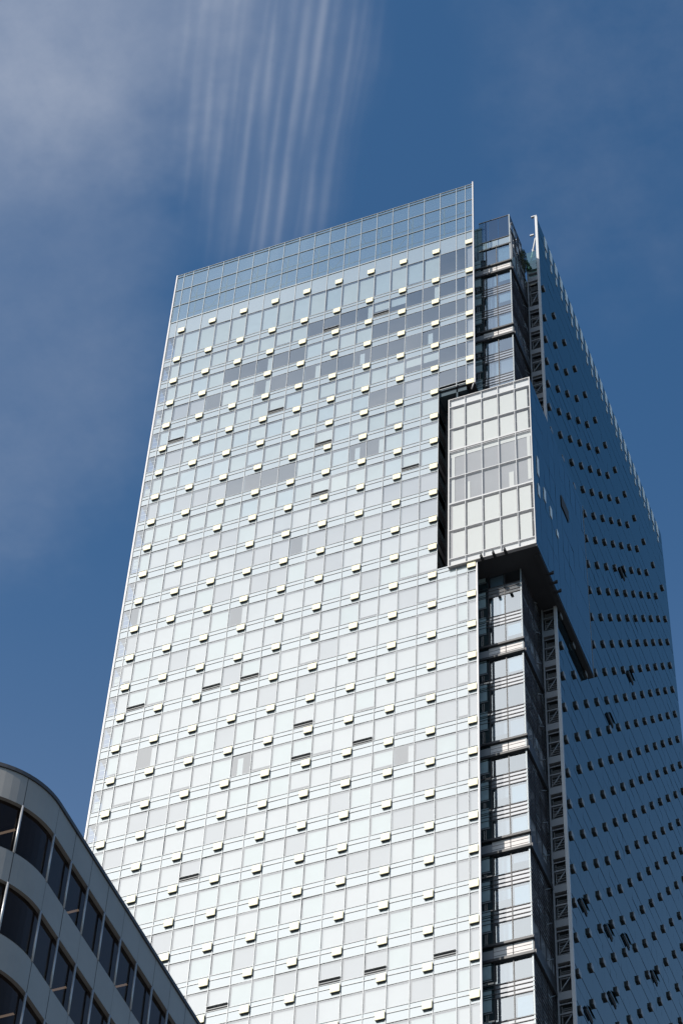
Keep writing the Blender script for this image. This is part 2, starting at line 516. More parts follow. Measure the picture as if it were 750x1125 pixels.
# ---- roofs, core and the unseen sides
mb = MB()
mb.box(X0 + 0.02, X1 - 0.03, 1.92, WY1 - 0.5, 1.0, 1.5 + OFF)
mb.box(X1 - 0.03, 2.93, 3.7, WY1 - 0.5, 1.0, 1.2 + OFF)
mb.box(2.93, 4.18, 7.4, WY1 - 0.3, 1.0, 3.8 + OFF)
mb.build('core_wall', M['darksteel'], tower)
mb = MB()
mb.box(X0 + 2.0, -2.0, 4.0, 30.0, 1.5 + OFF, 8.2 + OFF)
mb.build('plant_room', pbr('plant_room_grey', (0.22, 0.25, 0.28), 0.8, var=0.2), tower)

# ---- wing (side facade)
wing = empty('side_facade', (WX, 25.0, 0.15), tower)
mb = MB()
wy = [WY0 + 0.25]
y = 6.888 + 0.30
while y < WY1 - 0.2:
    wy.append(y); y += 1.5
wy.append(WY1)
rows = [10.75 + OFF, 8.9 + OFF, 6.9 + OFF, 4.9 + OFF, 2.8 + OFF] + [zT(T) + 0.35 for T in range(0, 60) if zT(T) > 6]
GLINTS = {}
for a, b_ in zip(rows[:-1], rows[1:]):
    for y0, y1 in zip(wy[:-1], wy[1:]):
        t, u = rnd.gauss(0, 0.0010), rnd.gauss(0, 0.0035)
        if y1 - y0 < 0.2: continue
        for zz0, zz1 in (((a + b_) / 2 if a < OFF else b_, a), (b_, (a + b_) / 2)) if a < OFF else ((b_, a),):
            if zz1 - zz0 < .1: continue
            g0, g1 = (.003, .05) if zz1 == a else (.05, .003)
            mb.face([(WX + t + u, y0, zz0 + g0), (WX - t + u, y1, zz0 + g0), (WX - t - u, y1, zz1 - g1), (WX + t - u, y0, zz1 - g1)])
mb.build('wing_glazing', M['wing'], wing)
mb = MB()
mb.box(WX - 0.10, WX - 0.04, WY0 + 0.25, WY1, 1.0, 3.9 + OFF)
mb.box(WX - 0.10, WX - 0.04, WY0 + 0.25, WY1, 3.9 + OFF, 10.8 + OFF)
mb.box(X0, WX - .1, WY1 - 0.28, WY1 - .02, 1.0, 1.5 + OFF)
mb.box(2.9, WX - .1, WY1 - 0.26, WY1 - .01, 1.5 + OFF, 10.8 + OFF)
mb.build('wing_backing', M['darksteel'], wing)
for k in range(24):  # white slabs on the wing crown stand in for bright glints
    yy = 8.15 + 1.52 * k
    if yy > WY1 - 0.6: break
    mb = MB()
    h = 1.75
    mb.box(WX + 0.012, WX + 0.04, yy, yy + 0.70, 10.6 + OFF - h, 10.6 + OFF)
    mb.build('glint_pane', M['glint'], wing)
    hh = max(0.6, 1.35 - 0.025 * k) * (0.75 + 0.35 * rnd.random())
    mb = MB()
    mb.box(WX + 0.012, WX + 0.04, yy + .1, yy + 0.40, 8.3 + OFF - hh, 8.3 + OFF)
    mb.build('glint_pane', M['glint'], wing)
for (y, z) in [(8.93, -70.66), (14.92, -67.72), (19.39, -64.72), (26.74, -61.93), (14.74, -73.74), (8.84, -79.79), (27.07, -29.3), (27.21, -15.7), (19.37, -42.25)]:
    mb = MB()
    z += OFF
    mb.box(WX + 0.012, WX + 0.05, y - .55, y + .75, z - .28, z + .22, 0)
    mb.box(WX + 0.055, WX + 0.09, y - .55, y + .75, z - .05, z + .0, 1)
    mb.face([(WX + 0.26, y - .55, z + .10), (WX + 0.26, y + .75, z + .10), (WX + 0.055, y + .75, z + .30), (WX + 0.055, y - .55, z + .30)], 2)
    mb.build('open_hopper', [M['dark'], M['steel'], M['wing']], wing)
# front edge column of the wing, its mast head and strut
mb = MB()
mb.box(4.23, WX + 0.03, WY0 + 0.02, WY0 + 0.20, 1.0, 10.89 + OFF)
mb.build('edge_column', M['whitesteel'], wing)
mb = MB()
mb.box(3.9, 4.42, WY0 + 0.0, WY0 + 0.2, 10.9 + OFF, 11.02 + OFF)
mb.box(3.7, 4.05, WY0 + .05, WY0 + 0.2, 7.9 + OFF, 8.05 + OFF)
mb.bar((4.12, WY0 + 0.3, 7.6 + OFF), (3.5, WY0 + 0.5, 3.9 + OFF), 0.07)
mb.bar((3.72, WY0 + 0.4, 6.0 + OFF), (4.0, WY0 + 0.3, 5.6 + OFF), 0.04)
mb.bar((3.55, WY0 + 0.45, 5.0 + OFF), (4.0, WY0 + 0.3, 4.6 + OFF), 0.04)
mb.build('mast_strut', M['whitesteel'], wing)

# ---- stair truss between bay and wing
truss = empty('access_truss', (3.45, 6.8, 0.15), tower)
TY = 6.12
mb = MB()
mb.box(3.28, 3.38, TY - .06, TY + .1, 1.0, 4.0 + OFF)
for T in range(0, 46):
    zb = zT(T) + 0.77
    zn = zT(T + 1) + 0.77
    mb.box(3.38, 4.22, TY - .03, TY + .25, zb - .31, zb + .31)
    mid = (zb + zn) / 2 + .1
    mb.box(3.38, 4.22, TY + .02, TY + .08, mid - .05, mid + .05)
    mb.box(3.38, 4.22, TY + .02, TY + .08, zb - .66, zb - .58)
    mb.bar((3.40, TY + .05, zn + .33), (4.2, TY + .05, mid - .05), 0.045)
    sl = MB()
    sl.box(3.40, 3.45, TY + .34, TY + .40, zn + .4, zb - .5)
    for q in range(5):
        z = zb - .75 - q * .14
        sl.box(3.40, 4.20, TY + .30, TY + .42, z - .04, z)
    if rnd.random() < 0.6:
        for q in range(4):
            z = mid - .2 - q * .22
            sl.box(3.40, 4.20, TY + .32, TY + .42, z - .05, z)
    sl.build('louvre', M['steel'], truss)
for z, h in ((3.55, .16), (2.5, .06), (1.75, .05)): mb.box(3.38, 4.22, TY - .03, TY + .25, z - h + OFF, z + h + OFF)
mb.build('truss_frame', M['steel'], truss)
tg = MB(); tg.box(3.15, 4.25, TY + .40, TY + .45, .85 + OFF, 3.9 + OFF); tg.build('truss_glazing', M['tealpanel'], truss)
mb = MB()
for T in range(0, 46):
    zb = zT(T) + 0.77; zn = zT(T + 1) + .77
    mb.box(3.15, 4.25, TY + .55, TY + .6, zn, zb)
mb.build('truss_back', M['dark'], truss)
mb = MB()
mb.box(3.3, 4.2, TY - .1, TY - .07, 2.2 + OFF, 5.1 + OFF)
mb.build('balustrade_glass', glass('balustrade', (0.55, 0.75, 0.66), 0.15), truss)

# ---- corner bay
bay = empty('corner_bay', (1.65, 2.4, 0.15), tower)
BYF, BXL, BXR = 1.90, 0.30, 3.10
bands = []
z = -2.83
while z > -175:
    bands.append(z + OFF)
    z -= 3 * H1 if z > -60 else 3 * H2
wins = []
midx = (BXL + BXR) / 2 + 0.17
def rail_set(z0, z1):
    """four thin lines from sill to head, carried round the bay, its return and its side"""
    rails = MB()
    for q in (0.06, 0.34, 0.66, 0.94):
        z = z0 + (z1 - z0) * q
        rails.box(BXL + 0.32, BXR + 0.06, BYF - 0.05, BYF - 0.02, z - .02, z + .02)
        rails.box(BXR + 0.03, BXR + 0.09, BYF - 0.05, TY - .1, z - .03, z + .03)
        zq = z + 1.45
        rails.box(BXR + 0.03, BXR + 0.07, BYF, TY - .1, zq - .025, zq + .025)
        rails.box(-.34, BXL + 0.31, BYF - 0.09, BYF - 0.06, z - .02, z + .02)
    rails.build('rail_set', M['rail'], bay)
    pn = MB()
    pn.face([(BXL + .38, BYF, z0), (midx - .04, BYF, z0), (midx - .04, BYF, z1), (BXL + .38, BYF, z1)])
    pn.face([(midx + .04, BYF, z0), (BXR - .04, BYF, z0), (BXR - .04, BYF, z1), (midx + .04, BYF, z1)])
    pn.build('bay_spandrel', M['bayspan'], bay)
segs = []
tops = [(0.75 + OFF, bands[0] + .68)] + [(bands[i] - .68, bands[i + 1] + .68) for i in range(len(bands) - 1)]
for gi, (ztop, zbot) in enumerate(tops):
    n = 1 if gi == 0 else 3
    rz = 1.18
    wh = (ztop - zbot - (n - 1) * rz) / n
    for k in range(n):
        w1 = ztop - k * (wh + rz); w0 = w1 - wh
        segs.append((w0, w1))
        if k < n - 1:
            rail_set(w0 - rz, w0)
bay_z0 = tops[-1][1]
for (w0, w1) in segs:
    for xa, xb in ((BXL + 0.38, midx - .04), (midx + .04, BXR - .04)):
        wins.append((w0, w1, xa, xb))
def bay_pane(mb, w0, w1, xa, xb):
    t = rnd.gauss(0, 0.004)
    mb.face([(xa, BYF + t, w0 + .02), (xb, BYF - t, w0 + .02), (xb, BYF - t, w1 - .02), (xa, BYF + t, w1 - .02)], 0)
    q = rnd.random()
    if q < .6:
        d = rnd.choice([.05, .05, .4, .8])
        mb.face([(xa + .08, BYF + .12, w0 + d), (xb - .08, BYF + .12, w0 + d), (xb - .08, BYF + .12, w1 - .1), (xa + .08, BYF + .12, w1 - .1)], 1 if q < .4 else 2)
BM = [M['bay'], M['blind_b'], M['blind_grey']]
vis = [q for q in wins if project((2, BYF, q[0]))[1] < 1125 and not (BZ0 - .3 < q[0] < BZ1 + .3)]
for q in vis:
    mb = MB(); bay_pane(mb, *q); mb.build('bay_window', BM, bay)
mb = MB()
for q in wins:
    if q not in vis: bay_pane(mb, *q)
tag(mb.build('bay_window', BM, bay), kind='stuff')
for z in bands:
    mb = MB()
    mb.box(BXL + 0.32, BXR - .0, BYF - .03, BYF + .1, z - .50, z + .50)
    mb.box(-.34, BXL + .31, BYF - .075, BYF - .055, z - .50, z + .30, 2)
    for q in (-.2, .15): mb.box(BXL + .33, BXR + .05, BYF - .05, BYF - .031, z + q - .008, z + q + .008, 1)
    mb.build('spandrel_band', [M['band'], M['rail'], M['steel']], bay)
    mb = MB()
    mb.box(-.34, BXR + 0.16, BYF - 0.22, BYF - .10, z - .72, z - .52)
    mb.box(BXL + .32, BXR + 0.16, BYF - 0.10, BYF - .01, z - .72, z - .52)
    mb.box(-.34, BXR + 0.16, BYF - 0.22, BYF - .10, z + .52, z + .70)
    mb.box(BXL + .32, BXR + 0.16, BYF - 0.10, BYF - .01, z + .52, z + .70)
    mb.box(BXR + 0.03, BXR + 0.22, BYF, TY - .1, z - .72, z - .30)
    mb.box(BXR + 0.03, BXR + 0.12, BYF, TY - .1, z - .28, z + .70)
    mb.build('ledge_beam', M['darksteel'], bay)
# posts
mb = MB()
mb.box(BXR - .04, BXR + .05, BYF - .05, BYF + .06, 6, 5.4 + OFF)
mb.build('corner_post', M['mullion_pale'], bay)
mb = MB()
mb.box(BXL + .31, BXL + .37, BYF - .02, BYF + .06, 6, 1.0 + OFF)
mb.box(midx - .035, midx + .035, BYF - .03, BYF + .06, 6, 1.0 + OFF)
for yy in (3.5, 4.6, 5.7): mb.box(BXR + .0, BXR + .05, yy - .05, yy + .05, 6, 2.4 + OFF)
mb.build('bay_mullion', M['darksteel'], bay)
# recessed strip of dark teal glass between the front face and the bay, and the end wall of the rooms
SX0, SX1, SY = -0.36, BXL + 0.30, BYF - 0.03
mb = MB()
mb.face([(SX0, G + .03, 6), (SX0, SY, 6), (SX0, SY, 1.5 + OFF), (SX0, G + .03, 1.5 + OFF)], 0)
mb.face([(SX0, SY, 6), (SX1, SY, 6), (SX1, SY, 4.6 + OFF), (SX0, SY, 4.6 + OFF)], 0)
for gi, (ztop, zbot) in enumerate(tops):
    for k in range(3):
        zc = zbot + (ztop - zbot) * (k + 1) / 3 - .1
        if gi == 0 and k: continue
        mb.box(-.18, .44, SY - .03, SY - .012, zc - 1.15, zc - .1, 1)
        mb.box(-.18, .44, SY - .03, SY - .012, zc, zc + .55, 1)
        mb.box(-.30, .50, SY - .05, SY - .031, zc - 1.32, zc - 1.24, 2)
mb.build('recess_glass', [M['teal'], M['tealpanel'], M['steel']], bay)
mb = MB()
mb.face([(BXR, BYF + .06, 6), (BXR, 5.2, 6), (BXR, 5.2, 1.4 + OFF), (BXR, BYF + .06, 1.4 + OFF)])
mb.face([(BXR, 5.2, 6), (BXR, TY + .6, 6), (BXR, TY + .6, 1.4 + OFF), (BXR, 5.2, 1.4 + OFF)])
mb.face([(BXR - .02, BYF + .06, 1.4 + OFF), (BXR - .02, 5.1, 1.4 + OFF), (BXR - .02, 5.1, 5.4 + OFF), (BXR - .02, BYF + .06, 5.4 + OFF)])
mb.build('bay_side_glass', glass('bay_side', None, 0.08, ior=1.4, body=(0.20, 0.205, 0.22)), bay)
curtain = pbr('side_curtain', (0.22, 0.23, 0.245), .8, var=.5, vscale=1.2)
for q in range(60):
    mb = MB()
    z = 1.0 + OFF - q * 1.55
    y = 2.7 + (q * 0.37 % 1) * 3.2
    mb.box(BXR + .012, BXR + .03, y, y + .75, z - .5, z + .3)
    mb.build('side_curtain', curtain, bay)
for T in range(0, 30):
    z = zT(T) - .4
    mb = MB()
    mb.bar((BXR + .10, 4.7, z), (BXR + .10, 5.85, z + 1.1), .035)
    mb.build('side_brace', M['steel'], bay)
# rear room wall
mb = MB()
mb.face([(BXL, 3.4, 6), (BXR, 3.4, 6), (BXR, 3.4, 1.2 + OFF), (BXL, 3.4, 1.2 + OFF)])
for (w0, w1) in segs: mb.box(BXL + .02, BXR - .06, BYF + .15, 3.39, w1 + .02, w1 + .5)
mb.build('bay_interior', M['room'], bay)
# parapet glass above the bay
mb = MB()
for k, (xa, xb) in enumerate(((BXL, 1.15), (1.2, 2.05), (2.1, BXR - .05))):
    mb.face([(xa, BYF, 2.0 + OFF), (xb, BYF, 2.0 + OFF), (xb, BYF, 5.35 + OFF), (xa, BYF, 5.35 + OFF)], 0)
    mb.face([(xa, BYF, .8 + OFF), (xb, BYF, .8 + OFF), (xb, BYF, 1.9 + OFF), (xa, BYF, 1.9 + OFF)], 1)
mb.build('parapet_glass', [glass('parapet', (0.34, 0.40, 0.46), 0.10), M['spandrel']], bay)
mb = MB()
mb.box(BXL, BXR + .05, BYF - .06, BYF + .05, 1.9 + OFF, 1.98 + OFF)
mb.box(BXL, BXR + .05, BYF - .09, BYF + .05, .62 + OFF, .78 + OFF)
mb.box(BXL, BXR + .05, BYF - .03, BYF + .05, 5.35 + OFF, 5.42 + OFF)
mb.box(BXR - .0, BXR + .05, BYF + .06, 5.1, 5.35 + OFF, 5.42 + OFF)
mb.box(BXR - .0, BXR + .05, BYF + .06, 5.2, 3.3 + OFF, 3.38 + OFF)
for yy in (3.4, 4.3, 5.1): mb.box(BXR - .0, BXR + .06, yy - .05, yy + .05, 1.4 + OFF, 5.4 + OFF)
mb.build('parapet_frame', M['darksteel'], bay)
mb = MB()  # white patches stand in for reflections in the dark parapet side
for yy, zz in ((2.75, 3.5), (3.6, 2.0), (4.4, 3.5)): mb.box(BXR + .062, BXR + .08, yy, yy + .5, zz + OFF, zz + .9 + OFF)
mb.build('reflection_patch', M['whitesteel'], bay)
# terrace slab carrying the planting
mb = MB()
mb.box(2.5, 3.16, 4.7, TY - .02, .75 + OFF, 1.05 + OFF)
mb.build('terrace_slab', M['darksteel'], bay)

# ---- notch round the glass box
mb = MB()
mb.face([(CUTX, G, CUT1), (X1, G, CUT1), (X1, BYF, CUT1), (CUTX, BYF, CUT1)], 0)
mb.face([(CUTX, G, CUT0), (CUTX, BYF, CUT0), (X1, BYF, CUT0), (X1, G, CUT0)], 0)
mb.face([(CUTX, BYF - .01, CUT0), (X1, BYF - .01, CUT0), (X1, BYF - .01, CUT1), (CUTX, BYF - .01, CUT1)], 0)
mb.face([(CUTX, G + .03, CUT0), (CUTX, BYF, CUT0), (CUTX, BYF, CUT1), (CUTX, G + .03, CUT1)], 1)
z = CUT1 - 1.6
k = 0
while z > CUT0 + .3:
    for q in (0, .25, .5, .75): mb.box(CUTX + .01, CUTX + .05, G + .1, BYF - .05, z - q - .03, z - q + .03, 2)
    if k % 3 == 2: mb.box(CUTX + .012, CUTX + .06, G + .1, BYF - .05, z - 1.9, z - 1.2, 2)
    z -= H1; k += 1
mb.build('notch_lining', [M['soffit'], M['teal'], M['rail']], tower)

# ---- projecting glass box
gbox = empty('glass_box', ((BX0 + BX1) / 2, BY0, BZ0), tower)
cols = [BX0 + 0.10, -0.42, 0.93, 2.28, 3.63, BX1 - 0.08]
lev = [-22.98, -23.95, -26.83, -29.65, -33.10, -36.30, -39.50, -42.82, -43.57]
for j in range(8):
    z1, z0 = lev[j] + OFF, lev[j + 1] + OFF
    for i in range(5):
        xa, xb = cols[i] + .03, cols[i + 1] - .03
        za, zb = z0 + .04, z1 - .04
        if j == 3: zb -= .12
        mb = MB()
        t, u = rnd.gauss(0, .003), rnd.gauss(0, .003)
        mb.face([(xa, BY0 + t + u, za), (xb, BY0 - t + u, za), (xb, BY0 - t - u, zb), (xa, BY0 + t - u, zb)], 0)
        y = BY0 + .13
        def q(a, b_, c, d, s, yy=y): mb.face([(a, yy, c), (b_, yy, c), (b_, yy, d), (a, yy, d)], s)
        if j in (0, 7): q(xa, xb, za, zb, 3)
        elif j in (3, 4):
            q(xa, xb, za, zb, 2, y + .03)
            if j == 3: q(xa + .02, xb, zb - .62, zb - .05, 1)
            if i == 0: q(xa + .12, xa + .36, za, zb - (.62 if j == 3 else 0), 1)
            if i == 4: q(xb - .34, xb - .08, za + (.5 if j == 4 else 0), zb - (.62 if j == 3 else 0), 1)
            if j == 4 and i == 1: q(xa + .12, xa + .32, za, za + 2.3, 1)
            if j == 4 and i == 3: q(xb - .6, xb - .22, za + .2, za + 2.0, 1)
        else: q(xa + (.20 if i == 0 else .09), xb - (.18 if i == 4 else .06), za + .10, zb - .20, 1)
        o = mb.build('glass_panel', [M['boxglass'], M['boxblind'], M['boxroom'], M['boxframe']], gbox)
        if j in (3, 4): o['label'] = 'grey unshaded panel of the tall middle window'
mb = MB()
for x in cols[1:-1]: mb.box(x - .022, x + .022, BY0 - .012, BY0 + .2, BZ0 + .06, BZ1 - .06)
for i, z in enumerate(lev[1:-1]):
    h = .038 if i not in (2, 4) else .075
    mb.box(BX0 + .08, BX1 - .06, BY0 - .016, BY0 + .2, z + OFF - h, z + OFF + h)
mb.box(BX0 + .11, BX1 - .09, BY0 - .02, BY0 + .1, lev[3] + OFF - .26, lev[3] + OFF - .21)
mb.build('box_mullion', M['boxframe'], gbox)
mb = MB()
mb.box(BX0, BX0 + .10, BY0 - .03, BY0 + .25, BZ0, BZ1)
mb.box(BX1 - .08, BX1, BY0 - .03, BY0 + .03, BZ0, BZ1)
mb.box(BX0 + .1, BX1 - .08, BY0 - .03, BY0 + .25, BZ1 - .08, BZ1)
mb.box(BX0 + .1, BX1 - .08, BY0 - .03, BY0 + .25, BZ0, BZ0 + .08)
mb.build('box_frame', pbr('box_edge', (0.42, 0.41, 0.41), 0.5), gbox)
mb = MB()                                   # side glazing of the box
yy = [BY0 + .04] + [BY0 + .04 + 1.42 * k for k in range(1, 10)] + [BY1 - .02]
for j in range(8):
    z1, z0 = lev[j] + OFF, lev[j + 1] + OFF
    for y0, y1 in zip(yy[:-1], yy[1:]):
        t, u = rnd.gauss(0, .005), rnd.gauss(0, .004)
        mb.face([(BX1 + t + u - .01, y0 + .015, z0 + .02), (BX1 - t + u - .01, y1 - .015, z0 + .02), (BX1 - t - u - .01, y1 - .015, z1 - .02), (BX1 + t - u - .01, y0 + .015, z1 - .02)])
mb.build('box_side_glass', glass('box_side', None, 0.17, ior=1.45, body=(0.010, 0.018, 0.024), wave=0.06, wscale=0.3, gcol=(0.72, 0.86, 0.88)), gbox)
mb = MB()
mb.box(BX0 + .02, BX1 - .06, BY0 + .6, BY1 - .04, BZ0 + .02, BZ1 - .12, 0)
mb.build('box_body', M['boxroom'], gbox)
mb = MB()
mb.box(BX0 + .01, BX1 - .03, BY0 + .26, BY1, BZ0 - .02, BZ0 + .018)
mb.box(WX + .05, BX1 - .05, BY0 + 1, BY1 - .03, BZ0 - .14, BZ0 - .021)
mb.build('box_soffit', M['soffit'], gbox)
mb = MB()
mb.box(BX0 + .1, BX1 - .04, BY0 + .26, BY1, BZ1 - .118, BZ1 - .01)
mb.build('box_roof', M['soffit'], gbox)
mb = MB()
mb.box(BX1 - .06, BX1 + .01, BY1 - .02, BY1 + .04, BZ0 - .1, BZ1)
mb.build('box_edge_trim', M['steel'], gbox)
for (x, y) in [(.85, 0), (1.77, 0), (2.63, 0)]:
    mb = MB(); mb.box(x - .09, x + .09, BY0 - .30, BY0 + .3, BZ0 - .19, BZ0 - .021); mb.box(x - .05, x + .05, BY0 - .34, BY0 - .2, BZ0 - .1, BZ0 + .12); mb.build('bracket', M['dark'], gbox)
for y in (2.95, 3.86, 4.74):
    mb = MB(); mb.box(BX1 - .3, BX1 + .32, y - .09, y + .09, BZ0 - .16, BZ0 - .021); mb.box(BX1 + .2, BX1 + .34, y - .05, y + .05, BZ0 - .1, BZ0 + .1); mb.build('bracket', M['dark'], gbox)
for (y, z, h) in [(1.0, -33.0, 2.2), (1.0, -36.0, 1.4), (2.5, -34.7, 1.5), (3.95, -35.1, 1.2), (5.45, -35.9, .7)]:  # glints on the box side, drawn as white slabs
    mb = MB(); mb.box(BX1 + .014, BX1 + .03, y, y + .45, z + OFF - h / 2, z + OFF + h / 2); mb.build('glint_pane', M['glint'], gbox)
mb = MB()
mb.box(BX1 + .014, BX1 + .05, 7.2, 9.0, -30.6 + OFF, -29.2 + OFF, 0)
mb.build('open_hopper', [pbr('hatch_dark', (.05, .05, .05), .7)], gbox)

# ---- roof planting
def shrub(name, c, rx, ry, rz, n, seed):
    q = random.Random(seed)
    root = empty(name, c)
    lv, tw = MB(), MB()
    for k in range(9):
        a = q.random() * 6.28; ra = q.random() * .6
        tw.bar(c, (c[0] + rx * ra * math.cos(a), c[1] + ry * ra * math.sin(a), c[2] + rz * (1.0 + q.random() * .8)), .015, n=4)
    for k in range(n):
        while True:
            p = Vector((q.uniform(-1, 1), q.uniform(-1, 1), q.uniform(-1, 1)))
            if p.length < 1: break
        p = Vector((c[0] + p.x * rx, c[1] + p.y * ry, c[2] + rz + p.z * rz + q.gauss(0, .05)))
        d = Vector((q.gauss(0, 1), q.gauss(0, 1), q.gauss(0, 1))).normalized()
        e = d.orthogonal().normalized(); w = d.cross(e)
        s = q.uniform(.05, .10)
        lv.face([p - e * s * .5, p + w * s * .4, p + e * s, p - w * s * .4])
    lv.build('foliage', M['leaf'], root); tw.build('stem', M['twig'], root)
    return root


tag(shrub('roof_shrub', (3.08, 5.25, 1.6 + OFF), .50, .6, 1.55, 1700, 3), 'dark green shrub growing on the roof terrace beside the white mast strut', 'shrub')
tag(shrub('roof_shrub', (3.10, 5.85, 1.6 + OFF), .36, .30, 1.15, 600, 5), 'low green shrub behind the glass balustrade of the roof terrace', 'shrub')
mb = MB(); mb.box(2.62, 3.14, 4.9, TY - .06, 1.05 + OFF, 1.63 + OFF)
tag(mb.build('planter_box', M['planter']), 'long grey planter trough on the roof terrace holding the green shrubs', 'planter')

# ------------------------------------------------- curved office building
OX, OZ = 0.44, 67.70
PIT, WT, WB = 3.85, 1.62, 3.98              # storey pitch, window top and bottom below the roof line
office = empty('office_building', (-14.0, -30.0, 0.15))
tag(office, 'dark grey office building with a rounded metal corner and ribbon windows, below the tower', 'office block')
RAD = 3.5
YC = -49.13
plan = [(OX, -47.63 + 1.5 * k, 1.0, 0.0) for k in range(24, -1, -1)]
for k in range(0, 4):
    a = math.radians(30 * k)
    plan.append((OX - RAD + RAD * math.cos(a), YC - RAD * math.sin(a), math.cos(a), -math.sin(a)))
for k in range(1, 20): plan.append((OX - RAD - 1.8 * k, YC - RAD, 0.0, -1.0))


def fine(i, n=6):
    """points between plan joint i and i+1 (arc segments curved)"""
    x0, y0, nx0, ny0 = plan[i]; x1, y1, nx1, ny1 = plan[i + 1]
    if abs(nx0 - nx1) < 1e-6 and abs(ny0 - ny1) < 1e-6: return [plan[i], plan[i + 1]]
    a0 = math.atan2(-ny0, nx0); a1 = math.atan2(-ny1, nx1)
    r = []
    for k in range(n + 1):
        a = a0 + (a1 - a0) * k / n
        r.append((OX - RAD + RAD * math.cos(a), YC - RAD * math.sin(a), math.cos(a), -math.sin(a)))
    return r


def strip(mb, pts, z0, z1, d, mi=0, smooth=True):
    for p, q in zip(pts[:-1], pts[1:]):
        mb.face([(q[0] + q[2] * d, q[1] + q[3] * d, z0), (p[0] + p[2] * d, p[1] + p[3] * d, z0), (p[0] + p[2] * d, p[1] + p[3] * d, z1), (q[0] + q[2] * d, q[1] + q[3] * d, z1)], mi, smooth)


def shelf(mb, pts, z, d0, d1, up, mi=0):
    for p, q in zip(pts[:-1], pts[1:]):
        f = [(p[0] + p[2] * d0, p[1] + p[3] * d0, z), (p[0] + p[2] * d1, p[1] + p[3] * d1, z), (q[0] + q[2] * d1, q[1] + q[3] * d1, z), (q[0] + q[2] * d0, q[1] + q[3] * d0, z)]
        mb.face(f if up else f[::-1], mi)


def inset(pts, e):
    """shorten a joint-to-joint run by e metres at both ends"""
    P = [list(p) for p in pts]
    for a, b in ((0, 1), (-1, -2)):
        d = Vector((P[b][0] - P[a][0], P[b][1] - P[a][1])); L = d.length; d /= L
        P[a][0] += d.x * e; P[a][1] += d.y * e
    return P


NF = 16
clad, cop, tube, wres, shade, intr, ledge = MB(), MB(), MB(), MB(), MB(), MB(), MB()
shown = []
for i in range(len(plan) - 1):
    seg = fine(i)
    sg = inset(seg, .012)
    for fl in range(NF):
        zt = OZ - PIT * fl
        top = zt - .16 if fl == 0 else zt + PIT - PIT - (WB - PIT)
        top = zt - .16 if fl == 0 else OZ - PIT * (fl - 1) - WB
        strip(clad, sg, OZ - PIT * fl - WT, top, rnd.gauss(0, .004))
        shelf(clad, seg, OZ - PIT * fl - WT, -.20, 0.0, False)
        shelf(clad, seg, top - .002, -.20, 0.0, True) if fl else None
        z1, z0 = OZ - PIT * fl - WT, OZ - PIT * fl - WB
        mid = seg[len(seg) // 2]
        x, y = project((mid[0], mid[1], (z0 + z1) / 2))
        ok = -14 < x < 260 and y < 1150 and i < 28
        if ok: shown.append((seg, z0, z1))
        else: strip(wres, seg, z0, z1, -.16)
        # mullion tube in front of each joint
    p = plan[i]
tubes = []
for i in range(len(plan)):
    p = plan[i]
    for fl in range(NF):
        z1, z0 = OZ - PIT * fl - WT, OZ - PIT * fl - WB
        x, y = project((p[0], p[1], (z0 + z1) / 2))
        tubes.append((-14 < x < 260 and y < 1160 and i < 29, p, z0, z1))
tubes.sort(key=lambda q: not q[0])
for k, (ok, p, z0, z1) in enumerate(tubes):
    t = MB() if ok and k < 100 else tube
    t.bar((p[0] - p[2] * .02, p[1] - p[3] * .02, z0 - .02), (p[0] - p[2] * .02, p[1] - p[3] * .02, z1 + .02), .048, n=8)
    if t is not tube: t.build('mullion', M['tube'], office)
allp = []
for i in range(len(plan) - 1): allp += fine(i)[:-1]
allp.append(plan[-1])
strip(cop, allp, OZ - .15, OZ + .03, .06)
shelf(cop, allp, OZ - .15, -.4, .06, False); shelf(cop, allp, OZ + .03, -.5, .06, True)
back = [(p[0] - p[2] * .03, p[1] - p[3] * .03, p[2], p[3]) for p in allp]
for fl in range(NF):
    top = OZ - .17 if fl == 0 else OZ - PIT * (fl - 1) - WB
    strip(ledge, back, OZ - PIT * fl - WT + .03, top - .03, 0.0)
    zc = OZ - PIT * fl - 1.50
    shelf(intr, allp, zc, -7.0 if False else -3.0, -.2, False, 0)
    zf = OZ - PIT * fl - WB - .1
    shelf(intr, allp, zf, -3.0, -.2, True, 1)
# deep back wall of the offices
strip(intr, [(p[0] - p[2] * 3.0, p[1] - p[3] * 3.0, p[2], p[3]) for p in allp if True], 1.0, OZ - 1.5, 0.0, 1)
clad.build('cladding', M['cladding'], office)
cop.build('roof_coping', M['coping'], office)
tag(tube.build('mullion', M['tube'], office), kind='stuff')
ledge.build('joint_backing', M['coping'], office)
intr.build('office_interior', [M['ceiling'], pbr('office_dark', (.13, .10, .085), .9, var=.4, vscale=.4)], office)
for seg, z0, z1 in shown[:100]:
    mb = MB(); strip(mb, seg, z0, z1, -.16); mb.build('window', M['officeglass'], office)
for seg, z0, z1 in shown[100:]: strip(wres, seg, z0, z1, -.16)
tag(wres.build('window', M['officeglass'], office), kind='stuff')
mb = MB()
mb.face([(OX - RAD, YC - RAD + .3, OZ - .1), (OX - .3, YC, OZ - .1), (OX - .3, -11.7, OZ - .1), (OX - 36, -11.7, OZ - .1), (OX - 36, YC - RAD + .3, OZ - .1)])
mb.box(OX - 36, OX - 3.2, YC + 3.2, -11.8, 1.0, OZ - .2)
mb.box(OX - 36, OX - .02, -11.75, -11.5, 1.0, OZ + .02)
mb.build('roof', M['coping'], office)

